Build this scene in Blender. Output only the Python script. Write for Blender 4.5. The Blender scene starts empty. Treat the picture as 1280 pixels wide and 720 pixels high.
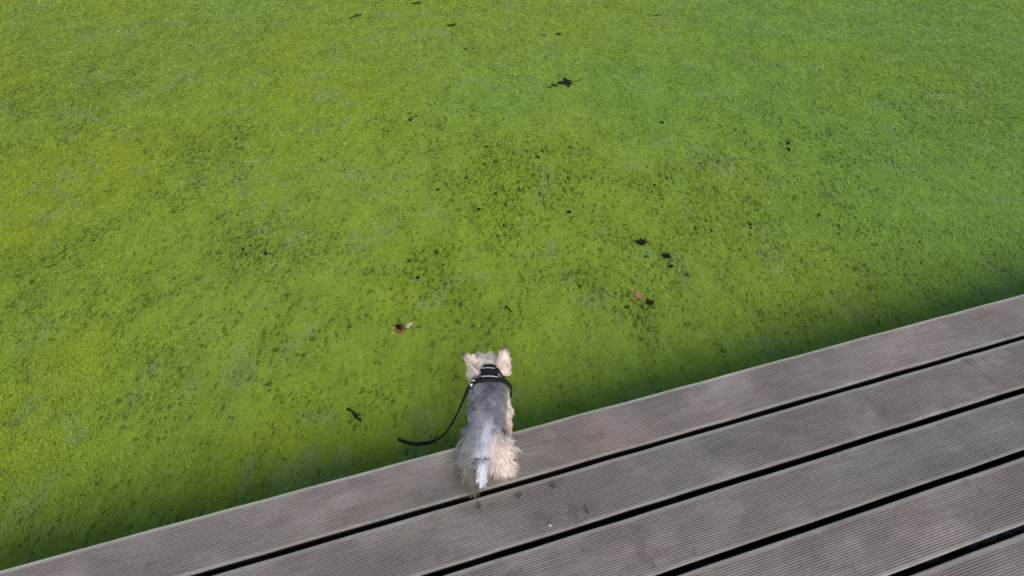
import bpy, bmesh, math, random
import numpy as np
from mathutils import Vector, Matrix, noise as mnoise

random.seed(7)
RNG = np.random.default_rng(11)
SC = bpy.context.scene
COL = SC.collection
R = math.radians

# ------------------------------------------------------------------ camera
H = 1.433                       # lens height above the deck
F_PX, PITCH, ROLL = 620.0, R(49.78), R(0.33)
cR = Vector((1, 0, 0)); cD = Vector((0, -math.sin(PITCH), -math.cos(PITCH))); cF = Vector((0, math.cos(PITCH), -math.sin(PITCH)))
ax_r = cR * math.cos(ROLL) + cD * math.sin(ROLL)
ax_u = cR * math.sin(ROLL) - cD * math.cos(ROLL)
cam_d = bpy.data.cameras.new('camera')
cam = bpy.data.objects.new('camera', cam_d); COL.objects.link(cam)
cam_d.sensor_fit = 'VERTICAL'; cam_d.sensor_height = 24.0; cam_d.sensor_width = 42.667
cam_d.lens = F_PX / 720.0 * 24.0
cam_d.clip_start = 0.02; cam_d.clip_end = 500
m = Matrix((ax_r, ax_u, -cF)).transposed().to_4x4(); m.translation = (0, 0, H)
cam.matrix_world = m
SC.camera = cam

# ------------------------------------------------------------------ light
SUN_EL, SUN_AZ = R(44), R(166)   # azimuth of the sun, clockwise from +Y: behind the camera, a little to the right
W = bpy.data.worlds.new('World'); SC.world = W; W.use_nodes = True
wn = W.node_tree.nodes; wl = W.node_tree.links
bg = wn['Background']; sky = wn.new('ShaderNodeTexSky'); sky.sky_type = 'NISHITA'; sky.sun_disc = False
sky.sun_elevation = SUN_EL; sky.sun_rotation = SUN_AZ
sky.air_density = 1.0; sky.dust_density = 2.2; sky.ozone_density = 1.0
wl.new(sky.outputs[0], bg.inputs[0]); bg.inputs[1].default_value = 0.10
sd = bpy.data.lights.new('sun', 'SUN'); sd.energy = 1.4; sd.angle = R(38); sd.color = (1.0, 0.93, 0.84)
sun = bpy.data.objects.new('sun', sd); COL.objects.link(sun)
sv = Vector((math.sin(SUN_AZ) * math.cos(SUN_EL), math.cos(SUN_AZ) * math.cos(SUN_EL), math.sin(SUN_EL)))
sun.rotation_euler = sv.to_track_quat('Z', 'Y').to_euler(); sun.location = sv * 20
SC.view_settings.view_transform = 'Standard'; SC.view_settings.look = 'None'
SC.view_settings.gamma = 1.0; SC.view_settings.exposure = 1.2

# ------------------------------------------------------------------ helpers
def lin(*c):
    return tuple(((v / 255) / 12.92 if v / 255 <= 0.04045 else ((v / 255 + 0.055) / 1.055) ** 2.4) for v in c)

def at(px, py, z):
    """the point of the level z that stands at a place measured in the 1280x720 photograph"""
    x = (px - 640) / F_PX; y = (py - 360) / F_PX
    c, s = math.cos(ROLL), math.sin(ROLL)
    d = cR * (c * x - s * y) + cD * (s * x + c * y) + cF
    t = (z - H) / d.z
    return Vector((0, 0, H)) + d * t

def link(name, me, mat=None, parent=None, **props):
    o = bpy.data.objects.new(name, me); COL.objects.link(o)
    if mat is not None and me is not None:
        for k in (mat if isinstance(mat, (list, tuple)) else [mat]): me.materials.append(k)
    if parent is not None: o.parent = parent
    for k, v in props.items(): o[k] = v
    return o

def thing(name, label, cat, loc=(0, 0, 0), rotz=0.0, group=None):
    o = link(name, None, label=label, category=cat)
    o.location = loc; o.rotation_euler = (0, 0, rotz); o.empty_display_size = 0.05
    if group: o['group'] = group
    return o

def mesh_np(name, verts, faces, smooth=True, colors=None):
    """verts (n,3), faces (m,k) -> mesh, quickly"""
    me = bpy.data.meshes.new(name)
    verts = np.asarray(verts, dtype=np.float32); faces = np.asarray(faces, dtype=np.int32)
    n, (mf, k) = len(verts), faces.shape
    me.vertices.add(n); me.vertices.foreach_set('co', verts.ravel())
    me.loops.add(mf * k); me.loops.foreach_set('vertex_index', faces.ravel())
    me.polygons.add(mf); me.polygons.foreach_set('loop_start', np.arange(0, mf * k, k, dtype=np.int32))
    try: me.polygons.foreach_set('loop_total', np.full(mf, k, dtype=np.int32))
    except Exception: pass
    me.polygons.foreach_set('use_smooth', np.full(mf, smooth, dtype=bool))
    if colors is not None:
        ca = me.color_attributes.new('tint', 'FLOAT_COLOR', 'POINT')
        c4 = np.ones((n, 4), dtype=np.float32); c4[:, :3] = colors
        ca.data.foreach_set('color', c4.ravel())
    me.update(calc_edges=True)
    return me

def bm_mesh(name, bm, smooth=True):
    bmesh.ops.recalc_face_normals(bm, faces=bm.faces)
    me = bpy.data.meshes.new(name); bm.to_mesh(me); bm.free()
    for p in me.polygons: p.use_smooth = smooth
    return me

def tube(bm, pts, rad, n=8, flat=1.0):
    """tapered tube through pts; rad a number or a list; flat squashes it into a strap"""
    pts = [Vector(p) for p in pts]; k = len(pts)
    rad = [rad] * k if not isinstance(rad, (list, tuple)) else rad
    rings = []; up = Vector((0, 0, 1))
    for i, p in enumerate(pts):
        t = (pts[min(i + 1, k - 1)] - pts[max(i - 1, 0)]).normalized()
        a = up - t * up.dot(t)
        if a.length < 0.15: a = Vector((0, 1, 0)) - t * t.y
        a.normalize(); b = t.cross(a)
        rings.append([bm.verts.new(p + (a * math.sin(q) * flat + b * math.cos(q)) * rad[i]) for q in [2 * math.pi * j / n for j in range(n)]])
    for i in range(k - 1):
        for j in range(n):
            bm.faces.new((rings[i][j], rings[i][(j + 1) % n], rings[i + 1][(j + 1) % n], rings[i + 1][j]))
    bm.faces.new(rings[0][::-1]); bm.faces.new(rings[-1])

def spline(pts, n):
    """Catmull-Rom through pts, n samples a span"""
    P = [Vector(p) for p in pts]; P = [P[0] * 2 - P[1]] + P + [P[-1] * 2 - P[-2]]; out = []
    for i in range(1, len(P) - 2):
        a, b, c, d = P[i - 1:i + 3]
        for j in range(n):
            t = j / n
            out.append(0.5 * ((2 * b) + (c - a) * t + (2 * a - 5 * b + 4 * c - d) * t * t + (3 * b - a - 3 * c + d) * t ** 3))
    out.append(P[-2]); return out

def vnoise(x, y, seed=0):
    """smooth value noise on numpy arrays, -1..1"""
    r = np.random.default_rng(seed); T = r.uniform(-1, 1, (256, 256))
    xi = np.floor(x).astype(int); yi = np.floor(y).astype(int); fx = x - xi; fy = y - yi
    fx = fx * fx * (3 - 2 * fx); fy = fy * fy * (3 - 2 * fy)
    g = lambda a, b: T[a % 256, b % 256]
    return (g(xi, yi) * (1 - fx) + g(xi + 1, yi) * fx) * (1 - fy) + (g(xi, yi + 1) * (1 - fx) + g(xi + 1, yi + 1) * fx) * fy

class Nodes:
    def __init__(s, name):
        s.mat = bpy.data.materials.new(name); s.mat.use_nodes = True
        s.t = s.mat.node_tree; s.n = s.t.nodes; s.b = s.n['Principled BSDF']
    def new(s, kind, **kw):
        o = s.n.new('ShaderNode' + kind)
        for k, v in kw.items(): setattr(o, k, v)
        return o
    def set(s, sock, v):
        if hasattr(v, 'is_output') or isinstance(v, bpy.types.NodeSocket): s.t.links.new(v, sock)
        else:
            if isinstance(v, tuple) and len(v) == 3 and sock.type == 'RGBA': v = (*v, 1)
            sock.default_value = v
    def p(s, **kw):
        for k, v in kw.items(): s.set(s.b.inputs[k.replace('_', ' ')], v)
    def noise(s, vec, scale, detail=4, rough=0.55):
        o = s.new('TexNoise'); s.set(o.inputs['Vector'], vec)
        o.inputs['Scale'].default_value = scale; o.inputs['Detail'].default_value = detail; o.inputs['Roughness'].default_value = rough
        return o.outputs['Fac']
    def ramp(s, v, a, b):
        o = s.new('MapRange'); s.set(o.inputs[0], v); o.inputs[1].default_value = a; o.inputs[2].default_value = b
        return o.outputs[0]
    def mix(s, f, a, b, mode='MIX'):
        o = s.new('Mix', data_type='RGBA', blend_type=mode)
        s.set(o.inputs[0], f); s.set(o.inputs[6], a); s.set(o.inputs[7], b); return o.outputs[2]
    def math(s, op, a, b=0.0):
        o = s.new('Math', operation=op); s.set(o.inputs[0], a); s.set(o.inputs[1], b); return o.outputs[0]
    def scaled(s, vec, sc):
        o = s.new('Mapping'); s.set(o.inputs['Vector'], vec); o.inputs['Scale'].default_value = sc; return o.outputs[0]
    def bump(s, h, strength, dist):
        o = s.new('Bump'); s.set(o.inputs['Height'], h); o.inputs['Strength'].default_value = strength; o.inputs['Distance'].default_value = dist
        s.t.links.new(o.outputs[0], s.b.inputs['Normal'])

def simple(name, col, rough=0.6, var=0.25, scale=60, spec=0.4, **kw):
    N = Nodes(name); tc = N.new('TexCoord').outputs['Object']
    f = N.noise(tc, scale, 3)
    N.p(Base_Color=N.mix(f, tuple(c * (1 - var) for c in col), tuple(min(1, c * (1 + var)) for c in col)), Roughness=rough, **kw)
    N.b.inputs['Specular IOR Level'].default_value = spec
    return N.mat

# ------------------------------------------------------------------ materials
def make_board_mat():
    N = Nodes('weathered_grooved_board')
    tc = N.new('TexCoord').outputs['Object']; oi = N.new('ObjectInfo').outputs['Random']
    off = N.new('VectorMath', operation='ADD'); N.set(off.inputs[0], tc)
    cx = N.new('CombineXYZ'); N.set(cx.inputs[0], N.math('MULTIPLY', oi, 37.0)); N.set(cx.inputs[2], N.math('MULTIPLY', oi, 11.0)); N.set(off.inputs[1], cx.outputs[0])
    v = off.outputs[0]
    big = N.ramp(N.noise(v, 2.6, 4, 0.6), 0.32, 0.68)
    mid = N.ramp(N.noise(N.scaled(v, (0.45, 1, 1)), 13, 5, 0.65), 0.3, 0.7)
    grain = N.noise(N.scaled(v, (0.06, 1, 1)), 160, 4, 0.6)
    fine = N.noise(v, 320, 3, 0.7)
    warm, cool = (0.174, 0.131, 0.109), (0.158, 0.134, 0.113)
    c = N.mix(oi, warm, cool)
    c = N.mix(N.math('MULTIPLY', big, 0.7), c, (0.112, 0.110, 0.092))           # greenish grey film
    c = N.mix(N.math('MULTIPLY', mid, 0.55), c, (0.205, 0.186, 0.182))           # bleached patches
    c = N.mix(N.ramp(grain, 0.35, 0.7), c, N.mix(1.0, c, (0.72, 0.71, 0.70), 'MULTIPLY'))
    c = N.mix(N.math('MULTIPLY', N.ramp(fine, 0.6, 0.8), 0.25), c, (0.30, 0.28, 0.26))
    sa = N.new('Attribute', attribute_name='stain', attribute_type='GEOMETRY').outputs['Fac']   # damp smudges lying on the second and third board
    c = N.mix(N.math('MULTIPLY', sa, N.ramp(N.noise(v, 34, 5, 0.7), 0.36, 0.58)), c, (0.066, 0.060, 0.050))
    st = N.ramp(N.noise(v, 9.5, 4, 0.6), 0.61, 0.72)                             # stains of their own shape
    c = N.mix(N.math('MULTIPLY', st, 0.7), c, (0.078, 0.066, 0.056))
    at0 = N.new('Attribute', attribute_name='groove', attribute_type='GEOMETRY').outputs['Fac']
    wp = N.math('MULTIPLY', N.ramp(N.noise(N.scaled(v, (0.35, 1, 1)), 6.0, 4, 0.65), 0.56, 0.68), N.math('SUBTRACT', 1.0, at0))   # ridges worn pale in patches
    c = N.mix(N.math('MULTIPLY', wp, 0.6), c, (0.28, 0.255, 0.23))
    dr = N.ramp(N.noise(v, 38, 5, 0.75), 0.60, 0.70)                              # small dirt spots
    c = N.mix(N.math('MULTIPLY', dr, 0.5), c, (0.075, 0.066, 0.055))
    at_ = N.new('Attribute', attribute_name='groove', attribute_type='GEOMETRY').outputs['Fac']   # dirt that settles in grooves, 1 = bottom
    gp = N.math('MULTIPLY', at_, N.math('ADD', N.math('MULTIPLY', N.ramp(N.noise(v, 5.0, 3), 0.40, 0.60), 0.75), 0.06))
    c = N.mix(gp, c, (0.055, 0.047, 0.042))
    rim = N.new('Attribute', attribute_name='rim', attribute_type='GEOMETRY').outputs['Fac']      # paler edge, strongest on the far side
    c = N.mix(N.math('MULTIPLY', rim, N.math('ADD', N.math('MULTIPLY', mid, 0.35), 0.45)), c, (0.36, 0.39, 0.30))
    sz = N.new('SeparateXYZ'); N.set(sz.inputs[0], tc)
    c = N.mix(N.ramp(sz.outputs[2], -0.0045, -0.010), c, (0.016, 0.013, 0.011))  # the sides in the joints: shade of the gaps put into the colour
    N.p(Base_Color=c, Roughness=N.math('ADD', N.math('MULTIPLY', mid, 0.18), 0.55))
    N.p(Specular_IOR_Level=N.math('MULTIPLY', N.ramp(sz.outputs[2], -0.010, -0.0045), 0.32))
    N.bump(N.math('ADD', grain, N.math('MULTIPLY', fine, 0.6)), 0.35, 0.0012)
    return N.mat

def make_weed_mat(name, gloss):
    N = Nodes(name)
    tint = N.new('Attribute', attribute_name='tint', attribute_type='GEOMETRY').outputs['Color']
    tc = N.new('TexCoord').outputs['Object']
    f = N.noise(tc, 420, 2, 0.6)
    c = N.mix(N.ramp(f, 0.3, 0.7), N.mix(1.0, tint, (0.72, 0.76, 0.7), 'MULTIPLY'), N.mix(1.0, tint, (1.18, 1.15, 1.1), 'MULTIPLY'))
    N.p(Base_Color=c, Roughness=gloss)
    N.b.inputs['Specular IOR Level'].default_value = 0.07
    N.bump(N.noise(tc, 210, 4, 0.7), 0.6, 0.004)
    return N.mat

def make_water_mat():
    N = Nodes('dark_pond_water'); tc = N.new('TexCoord').outputs['Object']
    f = N.noise(tc, 3, 3)
    N.p(Base_Color=N.mix(f, (0.006, 0.010, 0.005), (0.012, 0.018, 0.009)), Roughness=0.08)
    N.b.inputs['IOR'].default_value = 1.33
    N.bump(N.noise(tc, 9, 3), 0.08, 0.01)
    return N.mat

def make_hair_mat():
    N = Nodes('dog_hair'); tint = N.new('Attribute', attribute_name='tint', attribute_type='GEOMETRY').outputs['Color']
    N.p(Base_Color=tint, Roughness=0.55)
    N.b.inputs['Specular IOR Level'].default_value = 0.3
    N.b.inputs['Sheen Weight'].default_value = 0.15
    return N.mat

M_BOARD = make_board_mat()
M_WEED = make_weed_mat('duckweed_mat', 0.62); M_FROND = make_weed_mat('duckweed_frond', 0.55)
M_WATER = make_water_mat(); M_HAIR = make_hair_mat()
M_SKIN = M_HAIR
M_JOIST = simple('wet_dark_timber', (0.010, 0.008, 0.007), 0.9, 0.4, 30, 0.1)
M_BLACK = simple('black_webbing', (0.007, 0.0075, 0.009), 0.8, 0.3, 400, 0.2)
M_REFL = simple('reflective_tape', (0.26, 0.27, 0.27), 0.35, 0.1, 100)
M_STEEL = simple('ring_steel', (0.45, 0.45, 0.44), 0.3, 0.1, 80, Metallic=1.0)
M_EYE = simple('dark_eye', (0.01, 0.007, 0.005), 0.1, 0.2, 80)
M_NOSE = simple('black_nose', (0.012, 0.011, 0.011), 0.35, 0.3, 200)
M_DARK = simple('rotten_dark_leaf', (0.006, 0.008, 0.005), 0.75, 0.45, 90, 0.12)
M_DARKB = simple('rotten_brown_leaf', (0.018, 0.022, 0.008), 0.75, 0.5, 70, 0.15)
M_RED = simple('red_brown_leaf', (0.24, 0.085, 0.05), 0.55, 0.45, 70)
M_PINK = simple('pale_pink_leaf', (0.25, 0.12, 0.065), 0.55, 0.35, 60)
M_PALE = simple('bleached_leaf', (0.30, 0.32, 0.20), 0.6, 0.3, 60)
M_TWIG = simple('wet_twig_bark', (0.008, 0.010, 0.006), 0.75, 0.4, 120, 0.15)
M_CRUMB = simple('brown_leaf_scrap', (0.055, 0.042, 0.036), 0.7, 0.35, 120)

# ------------------------------------------------------------------ setting: water
Z_WATER = -0.31
TH = R(15.52); EDGE = 0.4303 * H; BW = 0.145; GAP = 0.0158
DX = Vector((math.cos(TH), math.sin(TH), 0)); DN = Vector((-math.sin(TH), math.cos(TH), 0))   # along the boards / out over the pond

bm = bmesh.new(); bmesh.ops.create_grid(bm, x_segments=8, y_segments=8, size=150)
o = link('water', bm_mesh('water', bm), M_WATER, kind='structure'); o.location = (0, 0, Z_WATER - 0.006)

# where the weed thins into dark specks and small open holes: (photo place, radius m, how strongly)
CLUST = [((540, 345), .27, .85), ((575, 365), .2, .7), ((655, 205), .45, .75), ((710, 215), .4, .7), ((600, 235), .34, .75), ((655, 245), .34, .75), ((690, 260), .28, .8),
         ((512, 152), .35, .6), ((548, 185), .4, .5), ((585, 160), .3, .5), ((720, 190), .4, .5), ((770, 300), .3, .45), ((805, 320), .28, .8), ((735, 355), .2, .7),
         ((800, 385), .2, .6), ((470, 70), .8, .25), ((820, 160), .5, .4), ((640, 300), .5, .45), ((780, 360), .4, .45), ((460, 215), .4, .3), ((655, 350), .3, .45),
         ((900, 250), .6, .7), ((1000, 180), .8, .6), ((1080, 300), .5, .6), ((1180, 120), 1.1, .5), ((330, 300), .4, .7), ((250, 200), .6, .6), ((120, 330), .5, .6), ((340, 420), .3, .5), ((60, 130), 1.0, .5), ((200, 480), .3, .5), ((950, 380), .3, .5)]
CL = [(at(px, py, Z_WATER), r, w) for (px, py), r, w in CLUST]

def weed_fields(x, y, specks=True):
    """openness 0..1 and tint of the duckweed at world places"""
    op = np.full_like(x, 0.20)
    for c, r, w in CL: op = np.maximum(op, w * np.exp(-((x - c.x) ** 2 + (y - c.y) ** 2) / (r * r)))
    speck = vnoise(x * 112, y * 50, 3) * 0.60 + vnoise(x * 200, y * 90, 4) * 0.44
    area = vnoise(x * 9, y * 7, 5) * 0.5
    hole = speck + area * 0.35 + op * 0.62
    # tints
    big = vnoise(x * 0.75, y * 0.9, 21) * .6 + vnoise(x * 2.3, y * 2.6, 22) * .4
    sky_grey = vnoise(x * 5.5, y * 5.0, 23) * .5 + vnoise(x * 15, y * 13, 24) * .5
    fine = vnoise(x * 20, y * 11, 25) * .45 + vnoise(x * 85, y * 26, 26) * .55
    yel = np.clip(0.48 - 0.26 * x / (0.6 + 0.35 * y) + 0.55 * big, 0, 1)[:, None]
    A = np.array([0.140, 0.230, 0.036]); B = np.array([0.182, 0.244, 0.018])
    col = A * (1 - yel) + B * yel
    fl = np.clip((sky_grey - 0.27) * 1.5, 0, 0.42)[:, None]
    col = col * (1 - fl) + np.array([0.165, 0.226, 0.080]) * fl            # pale grey-green patches: sky reflection put into the tint
    dk = np.clip(op * 0.34 + area * 0.25 - 0.06, 0, 0.40)[:, None]
    col = col * (1 - dk) + np.array([0.072, 0.128, 0.012]) * dk            # older, sparser weed
    old = np.clip((hole - 0.58) / 0.20, 0, 1)[:, None] * (0.72 if specks else 0.0)
    col = col * (1 - old) + np.array([0.030, 0.052, 0.008]) * old          # rotting weed round the open specks
    col = col * (1 + 0.18 * fine)[:, None]
    return hole, col

def in_view(x, y, mgn=0.75):
    return (np.abs(x) < 1.40 + 0.68 * y + mgn) & (y < 5.35)

# fine mat of weed with real holes
G = 0.0088
nx = int(11.4 / G); ny = int(5.3 / G)
gx = np.linspace(-5.7, 5.7, nx); gy = np.linspace(0.0, 5.35, ny)
X, Y = np.meshgrid(gx, gy, indexing='ij')
X = X + RNG.uniform(-.38, .38, X.shape) * G; Y = Y + RNG.uniform(-.38, .38, Y.shape) * G
xf, yf = X.ravel(), Y.ravel()
hole, colr = weed_fields(xf, yf)
zz = Z_WATER + 0.0015 * vnoise(xf * 30, yf * 30, 8) + 0.0008 * RNG.uniform(-1, 1, xf.shape)
idx = np.arange(nx * ny).reshape(nx, ny)
q = np.stack([idx[:-1, :-1], idx[1:, :-1], idx[1:, 1:], idx[:-1, 1:]], -1).reshape(-1, 4)
qx, qy = xf[q].mean(1), yf[q].mean(1)
front = (-math.sin(TH) * qx + math.cos(TH) * qy) > EDGE - 0.02
keep = in_view(qx, qy) & front & (hole[q].mean(1) < 0.94)
q = q[keep]; used = np.unique(q); rem = np.full(nx * ny, -1); rem[used] = np.arange(len(used))
mat_me = mesh_np('duckweed_mat', np.stack([xf, yf, zz], 1)[used], rem[q], True, colr[used])
link('duckweed_mat', mat_me, M_WEED, kind='stuff')

# the same weed going on out of the frame, coarser
cg = 0.12; cxs = np.arange(-14, 14, cg); cys = np.arange(-3, 16, cg)
X2, Y2 = np.meshgrid(cxs, cys, indexing='ij'); x2, y2 = X2.ravel(), Y2.ravel(); _, c2 = weed_fields(x2, y2, False)
id2 = np.arange(len(x2)).reshape(X2.shape)
q2 = np.stack([id2[:-1, :-1], id2[1:, :-1], id2[1:, 1:], id2[:-1, 1:]], -1).reshape(-1, 4)
qx2, qy2 = x2[q2].mean(1), y2[q2].mean(1)
k2 = (~in_view(qx2, qy2, 0.63)) & ((-math.sin(TH) * qx2 + math.cos(TH) * qy2) > EDGE + 0.06)
link('far_duckweed', mesh_np('far_duckweed', np.stack([x2, y2, np.full(len(x2), Z_WATER - 0.003)], 1), q2[k2], True, c2), M_WEED, kind='stuff')

# single fronds lying on the mat: small leaf-shaped faces, tilted every way, denser near the deck
def fronds(n):
    y = RNG.uniform(0.15, 5.2, n); x = RNG.uniform(-1, 1, n) * (1.40 + 0.68 * y + 0.70)
    hole, c = weed_fields(x, y)
    ok = (hole < 0.94 + RNG.normal(0, .03, n)) & ((-math.sin(TH) * x + math.cos(TH) * y) > EDGE - 0.02)
    x, y, c = x[ok], y[ok], c[ok]; n = len(x)
    s = RNG.uniform(0.0022, 0.0042, n) * (0.80 + 0.24 * y)
    big = RNG.random(n) < 0.05; s[big] *= 1.8
    a = RNG.uniform(0, 2 * np.pi, n); tl = np.abs(RNG.normal(0, 0.17, n)); ta = RNG.uniform(0, 2 * np.pi, n)
    u = np.stack([np.cos(a), np.sin(a), np.zeros(n)], 1); v = np.stack([-np.sin(a), np.cos(a), np.zeros(n)], 1)
    tx = np.stack([np.cos(ta), np.sin(ta)], 1) * np.tan(np.clip(tl, 0, 1.0))[:, None]
    u[:, 2] = (u[:, :2] * tx).sum(1); v[:, 2] = (v[:, :2] * tx).sum(1)
    P = np.stack([x, y, np.full(n, Z_WATER + 0.0025) + s * 0.55 * np.tan(np.clip(tl, 0, .9))], 1)
    asp = RNG.uniform(.55, .9, n)[:, None]; s1 = s[:, None]
    V = np.stack([P - u * s1, P + v * s1 * asp + u * s1 * .15, P + u * s1, P - v * s1 * asp + u * s1 * .15], 1).reshape(-1, 3)
    br = np.clip(RNG.normal(1.05, .075, n), .55, 1.6)[:, None]
    c = c * br; yl = RNG.random(n) < 0.004; c[yl] = c[yl] * np.array([1.45, 1.32, 1.9]); dk = RNG.random(n) < 0.025; c[dk] = c[dk] * np.array([.35, .4, .5])
    return mesh_np('duckweed_fronds', V, np.arange(n * 4).reshape(-1, 4), False, np.repeat(c, 4, 0))
link('duckweed_fronds', fronds(790000), M_FROND, kind='stuff')

# ------------------------------------------------------------------ the deck
deck = thing('wooden_deck', 'weathered grey brown deck of grooved boards along the edge of the green pond', 'deck', (0, 0, 0), TH)
STAINS = []
for (px, py, rx_, ry_, k_) in ((692, 608, .03, .02, .9), (722, 642, .05, .03, .9), (685, 645, .06, .035, .75), (600, 634, .05, .02, .8), (655, 622, .05, .02, .6), (560, 690, .10, .03, .5), (800, 560, .08, .03, .5), (540, 615, .06, .025, .5), (700, 700, .09, .03, .4), (780, 668, .10, .025, .5), (470, 650, .06, .02, .5), (735, 545, .06, .03, .45), (900, 560, .08, .03, .6), (1050, 560, .10, .03, .6), (1150, 470, .1, .04, .5), (350, 700, .06, .03, .5)):
    g = at(px, py, 0.0); STAINS.append((g.x * math.cos(TH) + g.y * math.sin(TH), -g.x * math.sin(TH) + g.y * math.cos(TH), rx_, ry_, k_))
def board_mesh(x0, x1, seed):
    ro = 1.0 if seed == 0 else 0.4
    """one grooved board as an extruded profile; local X along the board, local Y across it, top at z=0"""
    w = BW; pts = []; gro = []; rim = []
    def add(y, z, g, r): pts.append((y, z)); gro.append(g); rim.append(r * ro)
    add(0, -0.026, 0, 0); add(0, -0.0035, 0, 0); add(0.0012, -0.001, 0, .1); add(0.004, 0, 0, .15); add(0.009, 0, 0, .1)
    n = 21; y0, y1 = 0.0105, w - 0.0105; p = (y1 - y0) / n
    for i in range(n):
        a = y0 + i * p
        add(a + p * .10, 0, .15, 0); add(a + p * .26, -0.0010, 1, 0); add(a + p * .52, -0.0010, 1, 0); add(a + p * .68, 0, .15, 0)
    add(w - 0.009, 0, 0, .1); add(w - 0.004, 0, 0, .8); add(w - 0.0012, -0.001, 0, 1.1); add(w, -0.0035, 0, .8); add(w, -0.026, 0, 0)
    k = len(pts); ns = 240 if seed < 3 else 60; xs = np.linspace(x0, x1, ns)
    wob = vnoise(xs * 1.3 + seed * 9.7, np.full(ns, seed * 3.1), 31) * 0.0012
    wz = vnoise(xs * 0.9 + seed * 5.1, np.full(ns, seed * 1.7), 32) * 0.0012; wob = wob + vnoise(xs * 11 + seed * 3.3, np.full(ns, seed * 2.1), 33) * 0.0009
    V = []
    for i, x in enumerate(xs):
        for (y, z) in pts: V.append((x, y + wob[i], z + wz[i]))
    Fq = []
    for i in range(ns - 1):
        for j in range(k):
            a, b = i * k + j, i * k + (j + 1) % k
            Fq.append((a, b, b + k, a + k))
    me = bpy.data.meshes.new('decking_board'); ends = [tuple(range(k))[::-1], tuple(range((ns - 1) * k, ns * k))]
    me.from_pydata(V, [], Fq + ends); me.update()
    for nm, arr in (('groove', gro), ('rim', rim)):
        at_ = me.attributes.new(nm, 'FLOAT', 'POINT'); at_.data.foreach_set('value', np.tile(np.array(arr, dtype=np.float32), ns))
    VA = np.array(V); VA[:, 1] += EDGE - BW - seed * (BW + GAP); stn = np.zeros(len(VA))
    for sx_, sy_, rx_, ry_, k_ in STAINS: stn = np.maximum(stn, k_ * np.exp(-((VA[:, 0] - sx_) / rx_) ** 2 - ((VA[:, 1] - sy_) / ry_) ** 2))
    at_ = me.attributes.new('stain', 'FLOAT', 'POINT'); at_.data.foreach_set('value', stn.astype(np.float32))
    bm = bmesh.new(); bm.from_mesh(me); bmesh.ops.recalc_face_normals(bm, faces=bm.faces); bm.to_mesh(me); bm.free()
    return me
N_BOARD = 11
for i in range(N_BOARD):
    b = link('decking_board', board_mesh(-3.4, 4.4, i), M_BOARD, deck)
    b.location = (0, EDGE - BW - i * (BW + GAP), RNG.uniform(-.0012, .0012))
def box(bm, c, s):
    r = bmesh.ops.create_cube(bm, size=1)
    for v in r['verts']: v.co = Vector((v.co.x * s[0] + c[0], v.co.y * s[1] + c[1], v.co.z * s[2] + c[2]))
dl = N_BOARD * (BW + GAP)
bm = bmesh.new(); box(bm, (.5, 0, 0), (7.7, .028, .29)); fm = bm_mesh('gap_blocker_board', bm, False)
fb = link('gap_blocker_board', fm, M_JOIST, deck); fb.location = (0, EDGE - .055, -.174)  # unseen board, added to keep sky reflections out of the deck gaps
jm = None
for k, x in enumerate(np.arange(-3.3, 4.4, 0.55)):
    if jm is None:
        bm = bmesh.new(); box(bm, (0, 0, 0), (0.045, dl - 0.14, 0.10)); bmesh.ops.bevel(bm, geom=bm.edges[:], offset=.003, segments=1, affect='EDGES'); jm = bm_mesh('joist', bm, False); jm.materials.append(M_JOIST)
    j = link('joist', jm, None, deck); j.location = (x, EDGE - dl / 2 - 0.035, -0.080)
pm = None
for x in (-2.75, -1.1, 0.55, 2.2, 3.85):
    for y in (EDGE - 0.24, EDGE - dl + 0.2):
        if pm is None:
            bm = bmesh.new(); bmesh.ops.create_cone(bm, cap_ends=True, segments=14, radius1=.055, radius2=.05, depth=.9); pm = bm_mesh('post', bm, True); pm.materials.append(M_JOIST)
        p_ = link('post', pm, None, deck); p_.location = (x + 0.08, y, -0.58)

# ------------------------------------------------------------------ the dog
DOG_O = Vector((-0.075, 0.55, 0.0))
dog = thing('dog', 'small silky terrier with blue grey back and cream legs peering over the deck edge', 'dog', DOG_O)
SK = {  # joint: (world place, radius x, radius y)
 'pelvis': ((-.078, .522, .160), .048), 'rump': ((-.080, .496, .152), .036), 'tail1': ((-.079, .468, .163), .013), 'tail2': ((-.081, .452, .143), .010), 'tail3': ((-.084, .447, .118), .006),
 'loin': ((-.076, .582, .164), .041), 'ribs': ((-.070, .638, .167), .052), 'chest': ((-.066, .690, .160), .050), 'neck': ((-.072, .732, .160), .040),
 'head': ((-.081, .770, .150), .052), 'brow': ((-.084, .800, .124), .040), 'muzzle': ((-.088, .822, .092), .020), 'snout': ((-.090, .834, .074), .014),
 'rhip': ((-.038, .525, .138), .043), 'rknee': ((-.024, .562, .098), .030), 'rhock': ((-.026, .520, .056), .016), 'rheel': ((-.026, .526, .020), .014), 'rfoot': ((-.024, .550, .012), .015),
 'lhip': ((-.112, .520, .138), .039), 'lknee': ((-.126, .540, .098), .026), 'lhock': ((-.124, .478, .056), .014), 'lheel': ((-.121, .482, .020), .013), 'lfoot': ((-.119, .504, .012), .014),
 'rsh': ((-.034, .690, .130), .030), 'relb': ((-.022, .650, .090), .019), 'rwri': ((-.016, .636, .040), .012), 'rpaw': ((-.014, .632, .012), .013), 'rtoe': ((-.014, .644, .010), .011),
 'lsh': ((-.098, .690, .130), .030), 'lelb': ((-.108, .648, .090), .019), 'lwri': ((-.112, .618, .040), .012), 'lpaw': ((-.112, .602, .012), .013), 'ltoe': ((-.112, .612, .010), .011),
}
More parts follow.
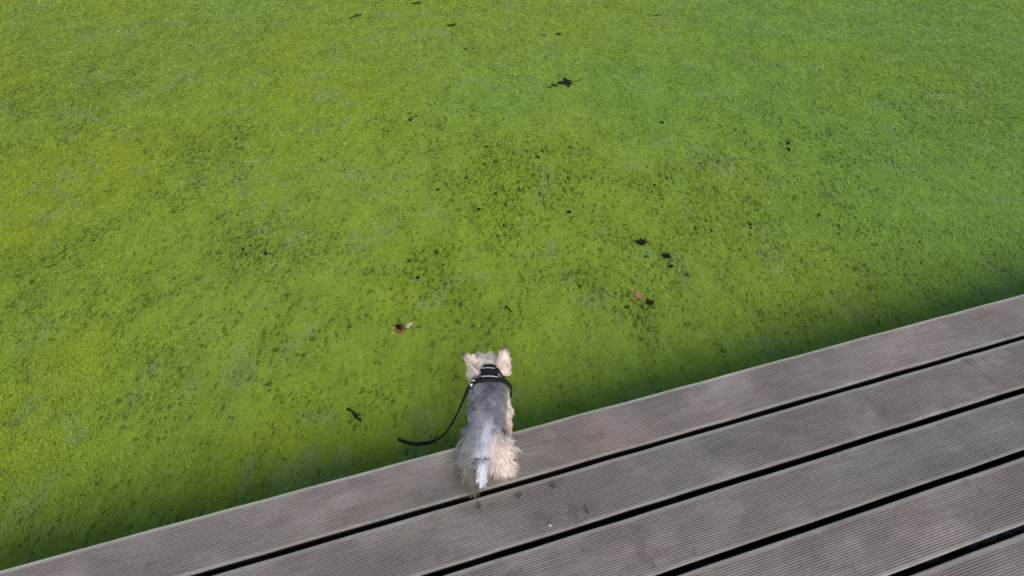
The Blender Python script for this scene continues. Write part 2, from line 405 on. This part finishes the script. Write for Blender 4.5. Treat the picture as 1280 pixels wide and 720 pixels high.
BONES = [('pelvis', 'rump'), ('rump', 'tail1'), ('tail1', 'tail2'), ('tail2', 'tail3'), ('pelvis', 'loin'), ('loin', 'ribs'), ('ribs', 'chest'), ('chest', 'neck'), ('neck', 'head'), ('head', 'brow'), ('brow', 'muzzle'), ('muzzle', 'snout'),
 ('pelvis', 'rhip'), ('rhip', 'rknee'), ('rknee', 'rhock'), ('rhock', 'rheel'), ('rheel', 'rfoot'), ('pelvis', 'lhip'), ('lhip', 'lknee'), ('lknee', 'lhock'), ('lhock', 'lheel'), ('lheel', 'lfoot'),
 ('chest', 'rsh'), ('rsh', 'relb'), ('relb', 'rwri'), ('rwri', 'rpaw'), ('rpaw', 'rtoe'), ('chest', 'lsh'), ('lsh', 'lelb'), ('lelb', 'lwri'), ('lwri', 'lpaw'), ('lpaw', 'ltoe')]
KEYS = list(SK)
def skin_mesh():
    me = bpy.data.meshes.new('dog_skeleton')
    me.from_pydata([Vector(SK[k][0]) - DOG_O for k in KEYS], [(KEYS.index(a), KEYS.index(b)) for a, b in BONES], [])
    ob = bpy.data.objects.new('dog_skeleton', me); COL.objects.link(ob)
    sk = ob.modifiers.new('Skin', 'SKIN'); sk.use_smooth_shade = True
    for i, k in enumerate(KEYS):
        s = me.skin_vertices[0].data[i]; s.radius = (SK[k][1], SK[k][1]); s.use_root = (k == 'pelvis')
    sub = ob.modifiers.new('Sub', 'SUBSURF'); sub.levels = 2; sub.render_levels = 2
    dg = bpy.context.evaluated_depsgraph_get(); ev = ob.evaluated_get(dg)
    out = bpy.data.meshes.new_from_object(ev); out.name = 'body'
    bpy.data.objects.remove(ob); return out
body_me = skin_mesh()

# coat colours by place: each hair takes the colour of the spot it grows on
TAN = np.array([.42, .33, .285]); CREAM = np.array([.56, .46, .415]); BLUE = np.array([.125, .128, .142]); SILVER = np.array([.36, .37, .42]); SLATE = np.array([.085, .088, .105]); KHAKI = np.array([.092, .084, .068])
SEG = [(np.array(SK[a][0]), np.array(SK[b][0]), a, b) for a, b in BONES]
ZONE = {}
for a, b in BONES:
    z = 'trunk'
    if b in ('head', 'brow'): z = 'head'
    elif b in ('muzzle', 'snout'): z = 'muzzle'
    elif b.startswith('tail'): z = 'tail'
    elif b in ('rhip', 'rknee', 'rhock', 'rheel', 'rfoot'): z = 'rhind'
    elif b in ('lhip', 'lknee', 'lhock', 'lheel', 'lfoot'): z = 'lhind'
    elif b in ('rsh', 'relb', 'rwri', 'rpaw', 'rtoe', 'lsh', 'lelb', 'lwri', 'lpaw', 'ltoe'): z = 'fore'
    elif b == 'neck': z = 'neck'
    ZONE[(a, b)] = z
ZN = ['trunk', 'neck', 'head', 'muzzle', 'tail', 'rhind', 'lhind', 'fore', 'ear']
def zones(P):
    best = np.full(len(P), 1e9); zi = np.zeros(len(P), int)
    for A, B, a, b in SEG:
        d = B - A; t = np.clip(((P - A) @ d) / (d @ d), 0, 1); r = SK[a][1] * (1 - t) + SK[b][1] * t
        D = np.linalg.norm(P - A - t[:, None] * d, axis=1) / r
        if ZONE[(a, b)] == 'trunk': D = D * 0.93
        m_ = D < best; best[m_] = D[m_]; zi[m_] = ZN.index(ZONE[(a, b)])
    return zi
def sm(x, a, b): return np.clip((x - a) / (b - a), 0, 1) ** 2 * (3 - 2 * np.clip((x - a) / (b - a), 0, 1))
def coat(P, zi):
    x, y, z = P[:, 0], P[:, 1], P[:, 2]; ax = -.078 + (y - .52) * .07      # spine line
    col = np.tile(BLUE, (len(P), 1))
    mixc = lambda f, c: col.__setitem__(slice(None), col * (1 - f[:, None]) + c * f[:, None])
    n = vnoise(x * 60, y * 45, 41)
    mixc(np.exp(-((x - ax - .004) ** 2) / .016 ** 2) * sm(y, .585, .62) * .85, SLATE)            # dark saddle along the spine
    mixc(sm(y, .61, .565) * np.exp(-((x - ax - .004) ** 2) / .020 ** 2) * .95, SILVER * 1.15)        # silvery rump
    mixc(sm(y, .575, .535) * sm(x - ax, .012, .030) * .95, CREAM)                                    # cream right haunch
    mixc(sm(y, .60, .56) * sm(ax - x, .018, .034) * .8, np.array([.150, .165, .155]))                # grey left haunch
    mixc(sm(x - ax, .028, .055) * .7, TAN)                                                       # tan fringe on the right flank
    mixc(sm(ax - x, .035, .065) * .45, np.array([.20, .23, .21]))
    mixc(sm(z, .125, .09) * .85, TAN)
    mixc(np.clip(n, 0, 1) * .6, SILVER * .75); mixc(np.clip(-n, 0, 1) * .65 * sm(y, .57, .61), SLATE)
    for nm, c in (('rhind', CREAM), ('fore', CREAM), ('muzzle', CREAM), ('head', np.array([.70, .60, .51])), ('tail', SILVER * 1.25)):
        col[zi == ZN.index(nm)] = c
    l = zi == ZN.index('lhind'); f = sm(z[l], .165, .115)[:, None]; col[l] = col[l] * (1 - f) + KHAKI * f
    r = zi == ZN.index('rhind'); f = (sm(z[r], .15, .18) * sm(x[r], -.045, -.065))[:, None]; col[r] = col[r] * (1 - f) + SILVER * f
    k = zi == ZN.index('neck'); f = sm(y[k], .700, .722)[:, None]; col[k] = col[k] * (1 - f) + CREAM * f
    if True:                                                                # dusky grey-khaki left haunch, whatever bone it hangs on
        w = sm(-x, .088, .104) * sm(y, .575, .53) * sm(z, .19, .15) * (zi != ZN.index('tail')); f = sm(z, .16, .11)[:, None]
        tgt = np.array([.135, .145, .135]) * (1 - f) + KHAKI * f; col = col * (1 - w[:, None]) + tgt * w[:, None]
    return col
nb = len(body_me.vertices); bv = np.empty(nb * 3, dtype=np.float32); body_me.vertices.foreach_get('co', bv); bv = bv.reshape(-1, 3) + np.array(DOG_O)
ca = body_me.color_attributes.new('tint', 'FLOAT_COLOR', 'POINT'); c4 = np.ones((nb, 4), dtype=np.float32); c4[:, :3] = coat(bv, zones(bv)) * .8; ca.data.foreach_set('color', c4.ravel())
for p in body_me.polygons: p.use_smooth = True
body = link('body', body_me, M_SKIN, dog)

def ear_mesh(base, tip, out, width):
    """pricked ear: a cupped leaf-shaped shell with thickness; opens forward"""
    base, tip, out = Vector(base), Vector(tip), Vector(out)
    up = (tip - base); L = up.length; up.normalize(); side = (out - up * out.dot(up)).normalized(); fwd = side.cross(up)
    if fwd.y < 0: fwd = -fwd
    bm = bmesh.new(); rows = 9; cols = 9; gridf = []; gridb = []
    for i in range(rows):
        t = i / (rows - 1); hw = width * .5 * (1 - t ** 1.7) * (0.86 + 0.5 * t * (1 - t)) + .0025
        rf, rb = [], []
        for j in range(cols):
            s = -1 + 2 * j / (cols - 1); p = base + up * (L * t) + side * (hw * s) + fwd * (abs(s) ** 2 * hw * .75 + .006 * t * t)
            rf.append(bm.verts.new(p + fwd * .0012 - DOG_O)); rb.append(bm.verts.new(p - fwd * .0012 - DOG_O))
        gridf.append(rf); gridb.append(rb)
    for i in range(rows - 1):
        for j in range(cols - 1):
            bm.faces.new((gridf[i][j], gridf[i][j + 1], gridf[i + 1][j + 1], gridf[i + 1][j])); bm.faces.new((gridb[i][j], gridb[i + 1][j], gridb[i + 1][j + 1], gridb[i][j + 1]))
        for j in (0, cols - 1): bm.faces.new((gridf[i][j], gridf[i + 1][j], gridb[i + 1][j], gridb[i][j]))
    for i in (0, rows - 1):
        for j in range(cols - 1): bm.faces.new((gridf[i][j], gridb[i][j], gridb[i][j + 1], gridf[i][j + 1]))
    me = bm_mesh('ear', bm); n = len(me.vertices); co = np.array([v.co[:] for v in me.vertices]) + np.array(DOG_O)
    t = np.clip(((co - np.array(base)) @ np.array(up)) / L, 0, 1)
    f = sm(t, .72, .95)[:, None]; c = np.array([.50, .41, .355]) * (1 - f) + np.array([.09, .06, .05]) * f
    ca = me.color_attributes.new('tint', 'FLOAT_COLOR', 'POINT'); c4 = np.ones((n, 4), dtype=np.float32); c4[:, :3] = c; ca.data.foreach_set('color', c4.ravel())
    return me, np.array(base), np.array(up), L
EARS = [ear_mesh(at(597, 467, .182), at(575, 445, .214), (-.7, -.3, .75), .066), ear_mesh(at(626, 469, .180), at(631.5, 432, .230), (1, -.1, 0), .052)]
for e in EARS: link('ear', e[0], M_SKIN, dog)
for sx in (-1, 1):
    bm = bmesh.new(); bmesh.ops.create_uvsphere(bm, u_segments=12, v_segments=8, radius=.0062); ey = link('eye', bm_mesh('eye', bm), M_EYE, dog)
    ey.location = Vector((-.085 + sx * .024, .833, .120)) - DOG_O
bm = bmesh.new(); bmesh.ops.create_uvsphere(bm, u_segments=12, v_segments=8, radius=.0075)
for v in bm.verts: v.co.x *= 1.25; v.co.z *= .8
ns_ = link('nose', bm_mesh('nose', bm), M_NOSE, dog); ns_.location = Vector((-.0905, .846, .066)) - DOG_O

def sample(me, n):
    me.calc_loop_triangles(); nt = len(me.loop_triangles)
    ti = np.empty(nt * 3, dtype=np.int32); me.loop_triangles.foreach_get('vertices', ti); ti = ti.reshape(-1, 3)
    co = np.empty(len(me.vertices) * 3, dtype=np.float32); me.vertices.foreach_get('co', co); co = co.reshape(-1, 3)
    a, b, c = co[ti[:, 0]], co[ti[:, 1]], co[ti[:, 2]]; N_ = np.cross(b - a, c - a); A = np.linalg.norm(N_, axis=1); pr = A / A.sum()
    k = RNG.choice(nt, n, p=pr); u, v = RNG.random(n), RNG.random(n); fl = u + v > 1; u[fl], v[fl] = 1 - u[fl], 1 - v[fl]
    P = a[k] + (b[k] - a[k]) * u[:, None] + (c[k] - a[k]) * v[:, None]
    return P + np.array(DOG_O), N_[k] / np.maximum(A[k], 1e-12)[:, None]
def unit(v): return v / np.maximum(np.linalg.norm(v, axis=1), 1e-9)[:, None]
def hairs(P, Nn, flow, L, lift, col, grav, w=.0015):
    n = len(P); K = 5
    flow = flow + RNG.normal(0, .16, (n, 3)); flow = flow - Nn * (flow * Nn).sum(1)[:, None]; flow = unit(flow)
    # locks: hairs that grow near each other lean the same way
    lk = np.stack([vnoise(P[:, 0] * 110 + s * 7.7, P[:, 1] * 110 + P[:, 2] * 90, 50 + s) for s in range(3)], 1); flow = unit(flow + lk * .8)
    d = unit(flow * (1 - lift)[:, None] + Nn * lift[:, None])
    side = unit(np.cross(d, Nn + RNG.normal(0, .35, (n, 3))))
    rows = []
    for i in range(K):
        t = i / (K - 1)
        p = P + d * (L * t)[:, None] + (flow * .35 - Nn * .25) * (L * t * t)[:, None] + np.array([0, 0, -1]) * (L * grav * t * t)[:, None]
        p[:, 2] = np.maximum(p[:, 2], 0.002 + 0.3 * 0) if True else p[:, 2]
        hw = w * (1 - .8 * t) * .5
        rows.append(p - side * hw); rows.append(p + side * hw)
    V = np.stack(rows, 1).reshape(-1, 3); base = np.arange(n)[:, None] * (2 * K)
    Fq = np.concatenate([base + np.array([[2 * i, 2 * i + 1, 2 * i + 3, 2 * i + 2]]) for i in range(K - 1)], 0)
    br = np.clip(RNG.normal(1, .16, n), .5, 1.5)[:, None] * np.ones(3)
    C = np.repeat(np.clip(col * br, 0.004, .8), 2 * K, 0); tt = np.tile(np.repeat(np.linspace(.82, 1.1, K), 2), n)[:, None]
    return V - np.array(DOG_O), Fq, C * tt

P, Nn = sample(body_me, 46000); zi = zones(P)
z_ = lambda k: zi == ZN.index(k)
flow = np.tile(np.array([0, -1.0, -.25]), (len(P), 1)); L = np.full(len(P), .020); lift = np.full(len(P), .22); grav = np.full(len(P), .25)
sidey = np.abs(P[:, 0] + .075)
tr = z_('trunk'); flow[tr, 2] = -.15 - 14 * np.clip(sidey[tr] - .02, 0, .05); L[tr] = .017 + .28 * np.clip(sidey[tr] - .025, 0, .04); L[tr & (P[:, 1] < .50)] = .014

flow[tr, 0] += np.sign(P[tr, 0] + .075) * .25
for k in ('rhind', 'lhind'):
    m_ = z_(k); flow[m_] = np.array([.0, -.35, -1.0]); L[m_] = .028; lift[m_] = .24; grav[m_] = .40
    flow[m_, 0] = (.26 if k == 'rhind' else -.12)
    up = m_ & (P[:, 2] > .12); L[up] = .020; lift[up] = .16
L[z_('rhind') & (P[:, 2] < .10)] = .029; L[z_('lhind') & (P[:, 2] < .10)] = .034
m_ = z_('fore'); flow[m_] = np.array([.0, -.2, -1.0]); L[m_] = .013; lift[m_] = .24; grav[m_] = .3; flow[m_, 0] = np.where(P[m_, 0] > -.066, .3, -.3)
low = P[:, 2] < .03; L[low & ~tr] *= .5
m_ = z_('head'); flow[m_] = np.stack([np.sign(P[m_, 0] + .082) * .7, np.full(m_.sum(), -.35), np.full(m_.sum(), -.1)], 1); L[m_] = .018; lift[m_] = .24; grav[m_] = .05
m_ = z_('neck'); flow[m_] = np.array([0, -.9, -.3]); L[m_] = .014; lift[m_] = .2
m_ = z_('muzzle'); flow[m_] = np.array([0, .1, -1]); L[m_] = .024; lift[m_] = .4; flow[m_, 0] = np.sign(P[m_, 0] + .089) * .8
m_ = z_('tail'); flow[m_] = np.array([0, -.4, -1]); L[m_] = .013; lift[m_] = .15
har = np.abs(P[:, 1] - (.703 + (P[:, 2] - .16) * .25)) < .024; har &= (tr | z_('neck') | z_('fore')) & (P[:, 2] > .10) & (P[:, 0] > -.100); L[har] = .004
L *= RNG.uniform(.65, 1.25, len(P))
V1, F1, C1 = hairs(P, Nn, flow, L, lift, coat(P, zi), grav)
parts = [(V1, F1, C1)]
for me, b0, up, Le in EARS:
    Pe, Ne = sample(me, 2600); t = np.clip(((Pe - b0) @ up) / Le, 0, 1)
    f = sm(t, .74, .90)[:, None]; ce = np.array([.56, .46, .40]) * (1 - f) + np.array([.075, .05, .042]) * f
    fl = np.tile(up, (len(Pe), 1)); parts.append(hairs(Pe, Ne, fl, (.005 + .004 * (1 - t)) * RNG.uniform(.7, 1.2, len(Pe)), np.full(len(Pe), .10), ce, np.zeros(len(Pe)), .0010))
off = 0; VV, FF, CC = [], [], []
for v, f, c in parts: VV.append(v); FF.append(f + off); CC.append(c); off += len(v)
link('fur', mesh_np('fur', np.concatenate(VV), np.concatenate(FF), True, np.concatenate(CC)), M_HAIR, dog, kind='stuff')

# harness: chest strap, neck strap, back pad with two pale stripes, leash ring
har = link('harness', None, None, dog); har.empty_display_size = .03
def loop_strap(cen, rx, rz, width, tilt, thick=.0025, a0=0, a1=2 * math.pi, n=44, lean=0.0):
    """flat band round the body; tilt slopes it along the body (upper side forward)"""
    bm = bmesh.new(); rings = []; cen = Vector(cen)
    full = abs(a1 - a0 - 2 * math.pi) < 1e-6; cnt = n if full else n + 1
    for i in range(cnt):
        a = a0 + (a1 - a0) * i / n; r = []
        for (dy, dr) in ((-.5, 0), (.5, 0), (.5, 1), (-.5, 1)):
            rr = 1 + 0; x = math.sin(a) * (rx + dr * thick); z = math.cos(a) * (rz + dr * thick)
            r.append(bm.verts.new(cen + Vector((x, dy * width + tilt * z + lean * x, z)) - DOG_O))
        rings.append(r)
    for i in range(cnt if full else cnt - 1):
        A, B = rings[i], rings[(i + 1) % cnt]
        for j in range(4): bm.faces.new((A[j], A[(j + 1) % 4], B[(j + 1) % 4], B[j]))
    if not full: bm.faces.new(rings[0]); bm.faces.new(rings[-1][::-1])
    return bm_mesh('strap', bm)
link('chest_strap', loop_strap((-.062, .694, .155), .059, .058, .014, .12), M_BLACK, har)
link('neck_strap', loop_strap((-.067, .730, .156), .042, .046, .013, .2), M_BLACK, har)
def pad():
    bm = bmesh.new(); rows = []
    for i in range(7):
        t = i / 6; y = .678 + .066 * t; rad = .064 + (.0495 - .064) * t; cx = -.064 - .002 * t; half = .40 - .05 * t + .06 * math.sin(t * math.pi)
        rows.append([bm.verts.new(Vector((cx + math.sin(a) * rad, y + math.cos(a) * rad * .12, .157 + math.cos(a) * rad)) - DOG_O) for a in [half * (-1 + 2 * j / 8) for j in range(9)]])
    for i in range(6):
        for j in range(8): bm.faces.new((rows[i][j], rows[i][j + 1], rows[i + 1][j + 1], rows[i + 1][j]))
    r = bmesh.ops.extrude_face_region(bm, geom=bm.faces[:])
    for v in [g for g in r['geom'] if isinstance(g, bmesh.types.BMVert)]: v.co.z += .003
    return bm_mesh('back_pad', bm)
link('back_pad', pad(), M_BLACK, har)
link('reflective_stripe', loop_strap((-.0675, .6945, .157), .0675, .0675, .0030, .12, .0012, -.30, .42, 14), M_REFL, har)
link('reflective_stripe', loop_strap((-.070, .728, .157), .0555, .0565, .0025, .14, .0012, -.35, .35, 14), M_REFL, har)
RING = at(591, 479, .192)
bm = bmesh.new()
tube(bm, [RING + Vector((math.cos(a) * .009, math.sin(a) * .004, math.sin(a) * .009)) - DOG_O for a in [2 * math.pi * i / 16 for i in range(17)]], .0014, 6)
link('leash_ring', bm_mesh('leash_ring', bm), M_STEEL, har)

# leash: from the ring over the edge and down on to the weed
leash = thing('leash', 'thin black dog leash trailing from the harness over the deck edge onto the duckweed', 'leash', RING)
zl = Z_WATER + .009
lp = [RING, at(584, 489, .165), at(577, 505, .09), at(570, 520, .0), at(562, 534, -.09), at(553, 545, -.20), at(542, 551.5, zl + .015), at(530, 554, zl), at(516, 554.5, zl), at(503, 551, zl - .003), at(496, 548, zl - .010), at(488, 544, zl - .022)]
bm = bmesh.new(); sp = spline(lp, 7); tube(bm, [p - RING for p in sp], [.0092 - .0045 * i / len(sp) for i in range(len(sp) - 10)] + [.0045 - .0003 * i for i in range(10)], 8, .38)
link('strap', bm_mesh('strap', bm), M_BLACK, leash)
bm = bmesh.new(); c0 = sp[0]; d0 = (sp[3] - sp[0]); tube(bm, [c0 - RING, c0 + d0 * .5 - RING, c0 + d0 - RING], [.0035, .005, .0062], 10)
link('clip', bm_mesh('clip', bm), M_STEEL, leash)

# ------------------------------------------------------------------ floating leaves and twigs
def outline(kind, L, W_):
    if kind == 'maple':
        ang = [(-90, .20), (-62, .42), (-50, .62), (-32, .50), (-22, .46), (-5, .78), (8, .95), (20, .60), (38, .44), (58, .62), (74, .74), (90, 1.0)]
        pts = [(math.cos(R(a)) * r, math.sin(R(a)) * r) for a, r in ang]; pts += [(-x, y) for x, y in pts[::-1][1:-1]]
        return [(x * W_ * .55, y * L * .55) for x, y in pts]
    if kind == 'torn':
        pts = [(0, -1), (.35, -.62), (.9, -.45), (.55, -.1), (.95, .25), (.4, .35), (.25, .95), (-.1, .5), (-.7, .62), (-.5, .1), (-1, -.15), (-.55, -.5), (-.3, -.85)]
        return [(x * W_ * .5, y * L * .5) for x, y in pts]
    return [(math.sin(t) * W_ * .5 * (1 - .25 * math.cos(t)), -math.cos(t) * L * .5) for t in [2 * math.pi * i / 14 for i in range(14)]]
def leaf_mesh(kind, L, W_, curl, thick=.0012, seed=0):
    rr = random.Random(seed); bm = bmesh.new()
    o_ = [(x * rr.uniform(.88, 1.1), y * rr.uniform(.88, 1.1)) for x, y in outline(kind, L, W_)]
    f_ = lambda x, y: curl * (x * x + .5 * y * y) / max(L, W_) * 4 + rr.uniform(-.05, .05) * curl * L
    def ring(s): return [(x * s, y * s, f_(x * s, y * s)) for x, y in o_]
    R0 = [bm.verts.new(p) for p in ring(1)]; R1 = [bm.verts.new(p) for p in ring(.5)]; cv = bm.verts.new((0, 0, 0)); n = len(R0)
    for i in range(n):
        j = (i + 1) % n; bm.faces.new((R0[i], R0[j], R1[j], R1[i])); bm.faces.new((R1[i], R1[j], cv))
    r = bmesh.ops.extrude_face_region(bm, geom=bm.faces[:])
    for v in [g for g in r['geom'] if isinstance(g, bmesh.types.BMVert)]: v.co.z += thick
    return bm_mesh('blade', bm, False)
def leaf(px, py, name, label, kind, L, W_, mat, rot=0, curl=.15, stem=0, tilt=(0, 0), cat='leaf', group=None, z=None, extra=None, seed=0):
    p = at(px, py, Z_WATER); p.z = (Z_WATER + .005) if z is None else z
    t = thing(name, label, cat, p, R(rot), group or 'fallen leaves floating on the weed'); t.rotation_euler = (R(tilt[0]), R(tilt[1]), R(rot))
    link('blade', leaf_mesh(kind, L, W_, curl, seed=seed + int(px)), mat, t)
    if stem:
        bm = bmesh.new(); tube(bm, [(0, -L * .08, .0015), (0, -L * .35, .002), (.004, -L * .5 - stem * .5, .004), (.012, -L * .5 - stem, .002)], [.0018, .0016, .0014, .001], 6)
        link('stem', bm_mesh('stem', bm), M_TWIG, t)
    if extra: extra(t)
    return t
def twig(px0, py0, px1, py1, label, r=.006, nub=True, name='twig', z=.006):
    a, b = at(px0, py0, Z_WATER + z), at(px1, py1, Z_WATER + z); c = (a + b) / 2; d = (b - a); n = Vector((-d.y, d.x, 0)).normalized() * d.length
    t = thing(name, label, 'twig', c, 0, 'twigs floating on the weed')
    bm = bmesh.new(); tube(bm, spline([a - c, a + d * .35 + n * .05 - c, a + d * .7 - n * .04 - c, b - c], 4), [r * .75 + r * .25 * math.cos(i) for i in range(13)], 7, .8); link('stick', bm_mesh('stick', bm), M_TWIG, t)
    if nub:
        bm = bmesh.new(); s = a + d * .6 - c; tube(bm, [s, s + n * .12 + d * .1, s + n * .2 + d * .22 + Vector((0, 0, .003))], [r * .6, r * .5, r * .3], 6); link('side_shoot', bm_mesh('side_shoot', bm), M_TWIG, t)
    return t
leaf(709, 104, 'fallen_leaf', 'large black lobed leaf floating alone on the far weed, star shaped', 'maple', .155, .135, M_DARK, 100, .02, .03)
leaf(693, 107.5, 'fallen_leaf', 'narrow black leaf scrap just left of the large star shaped leaf', 'oval', .05, .028, M_DARK, 80, .02)
leaf(687, 110, 'fallen_leaf', 'faint olive leaf scrap at the far left end of the black leaf trail', 'oval', .035, .016, M_DARKB, 75, .02)
leaf(520.5, 4.5, 'fallen_leaf', 'slender black leaf floating nearest the top edge of the pond view', 'oval', .095, .03, M_DARK, -72, .02)
twig(437, 23, 451, 18, 'thin dark twig at the upper left of the pond', .007)
leaf(565, 33, 'fallen_leaf', 'dark curled leaf with one raised end near the upper left twigs', 'oval', .085, .03, M_DARKB, -80, .4, .02)
leaf(582, 62, 'fallen_leaf', 'left of two tiny black leaf bits lying side by side', 'torn', .028, .03, M_DARK, 20, .05)
leaf(591, 61.5, 'fallen_leaf', 'right of two tiny black leaf bits, the smaller one', 'torn', .022, .016, M_DARKB, 60, .05)
leaf(698, 43, 'fallen_leaf', 'small ragged dark leaf above the large star shaped leaf', 'torn', .05, .055, M_DARKB, 10, .1)
leaf(680, 44.5, 'fallen_leaf', 'thin dark leaf sliver left of a ragged leaf in the far weed', 'oval', .04, .016, M_DARKB, 85, .05)
leaf(820, 20, 'fallen_leaf', 'slim dark leaf lying flat at the upper right of the pond', 'oval', .06, .02, M_DARKB, -80, .05)
leaf(827, 154, 'fallen_leaf', 'small hooked dark leaf by itself on the right hand weed', 'torn', .04, .03, M_DARKB, 0, .2)
leaf(513, 151, 'fallen_leaf', 'small black ragged leaf among dark specks left of centre', 'torn', .035, .03, M_DARK, 30, .15)
leaf(608, 184.5, 'fallen_leaf', 'tiny black leaf bit above the speckled middle of the weed', 'oval', .03, .016, M_DARKB, 80, .05)
leaf(547.5, 238, 'fallen_leaf', 'tiny dark leaf bit left of the speckled middle of the weed', 'torn', .024, .022, M_DARK, 0, .1)
leaf(711, 266, 'fallen_leaf', 'small black leaf right of the speckled middle of the weed', 'torn', .028, .03, M_DARK, 50, .1)
leaf(801, 304, 'fallen_leaf', 'dark crumpled leaf over a grey open patch near the right side', 'torn', .055, .075, M_DARK, 15, .25)
leaf(832, 320.5, 'fallen_leaf', 'black leaf of a close pair at the right side, upper one', 'torn', .055, .045, M_DARK, 55, .1)
leaf(838, 333.5, 'fallen_leaf', 'black leaf of a close pair at the right side, lower one', 'torn', .026, .03, M_DARK, 10, .1)
leaf(807, 321.5, 'fallen_leaf', 'tiny black dot of leaf below the dark crumpled leaf', 'oval', .014, .014, M_DARK, 10, .1)
leaf(797.5, 370.5, 'fallen_leaf', 'faded pinkish brown leaf floating on the weed at right', 'torn', .060, .040, M_PINK, 15, .2)
leaf(812, 380, 'fallen_leaf', 'black leaf with a pointed tip just below the faded pinkish leaf', 'maple', .052, .050, M_DARK, 20, .2, .02)
def curled(t):
    b = link('curled_edge', leaf_mesh('oval', .042, .020, 1.0, seed=5), M_DARK, t); b.location = (.002, .008, .005); b.rotation_euler = (R(35), R(-20), R(40))
leaf(500.5, 412.5, 'fallen_leaf', 'red brown leaf with a dark curled edge floating left of the dog', 'torn', .062, .050, M_RED, 25, .5, 0, (5, -8), extra=curled)
leaf(512.5, 407.5, 'fallen_leaf', 'pale bleached leaf beside the red brown leaf', 'torn', .050, .030, M_PALE, -40, .2)
twig(633, 383, 640, 390, 'short dark twig floating above the dog and its right ear', .0045, False)
twig(434, 511, 451, 525, 'dark twig reaching in from the left, nearest the deck', .0058)

# scraps on the deck
def scrap(px, py, label, L, W_, rot, mat, name='leaf_scrap', kind='torn', curl=.3):
    p = at(px, py, 0.0025); t = thing(name, label, 'leaf scrap', p, R(rot), 'leaf scraps lying on the deck'); link('blade', leaf_mesh(kind, L, W_, curl, .001, int(px)), mat, t)
scrap(648, 620, 'brown leaf scrap stuck on the second board behind the dog', .012, .026, 20, M_CRUMB)
scrap(690, 606, 'dark dead leaf lying flat on the second board, right of the brown scrap', .024, .018, 40, M_CRUMB)
scrap(688, 657, 'pale crumb beside the second gap between boards', .010, .014, 10, M_PALE)
scrap(733, 637, 'dark wet scrap near the second gap, right of the pale crumb', .030, .010, 12, M_CRUMB)
scrap(598, 632, 'dark scrap just under the first gap behind the left hind paw', .026, .012, 30, M_CRUMB)
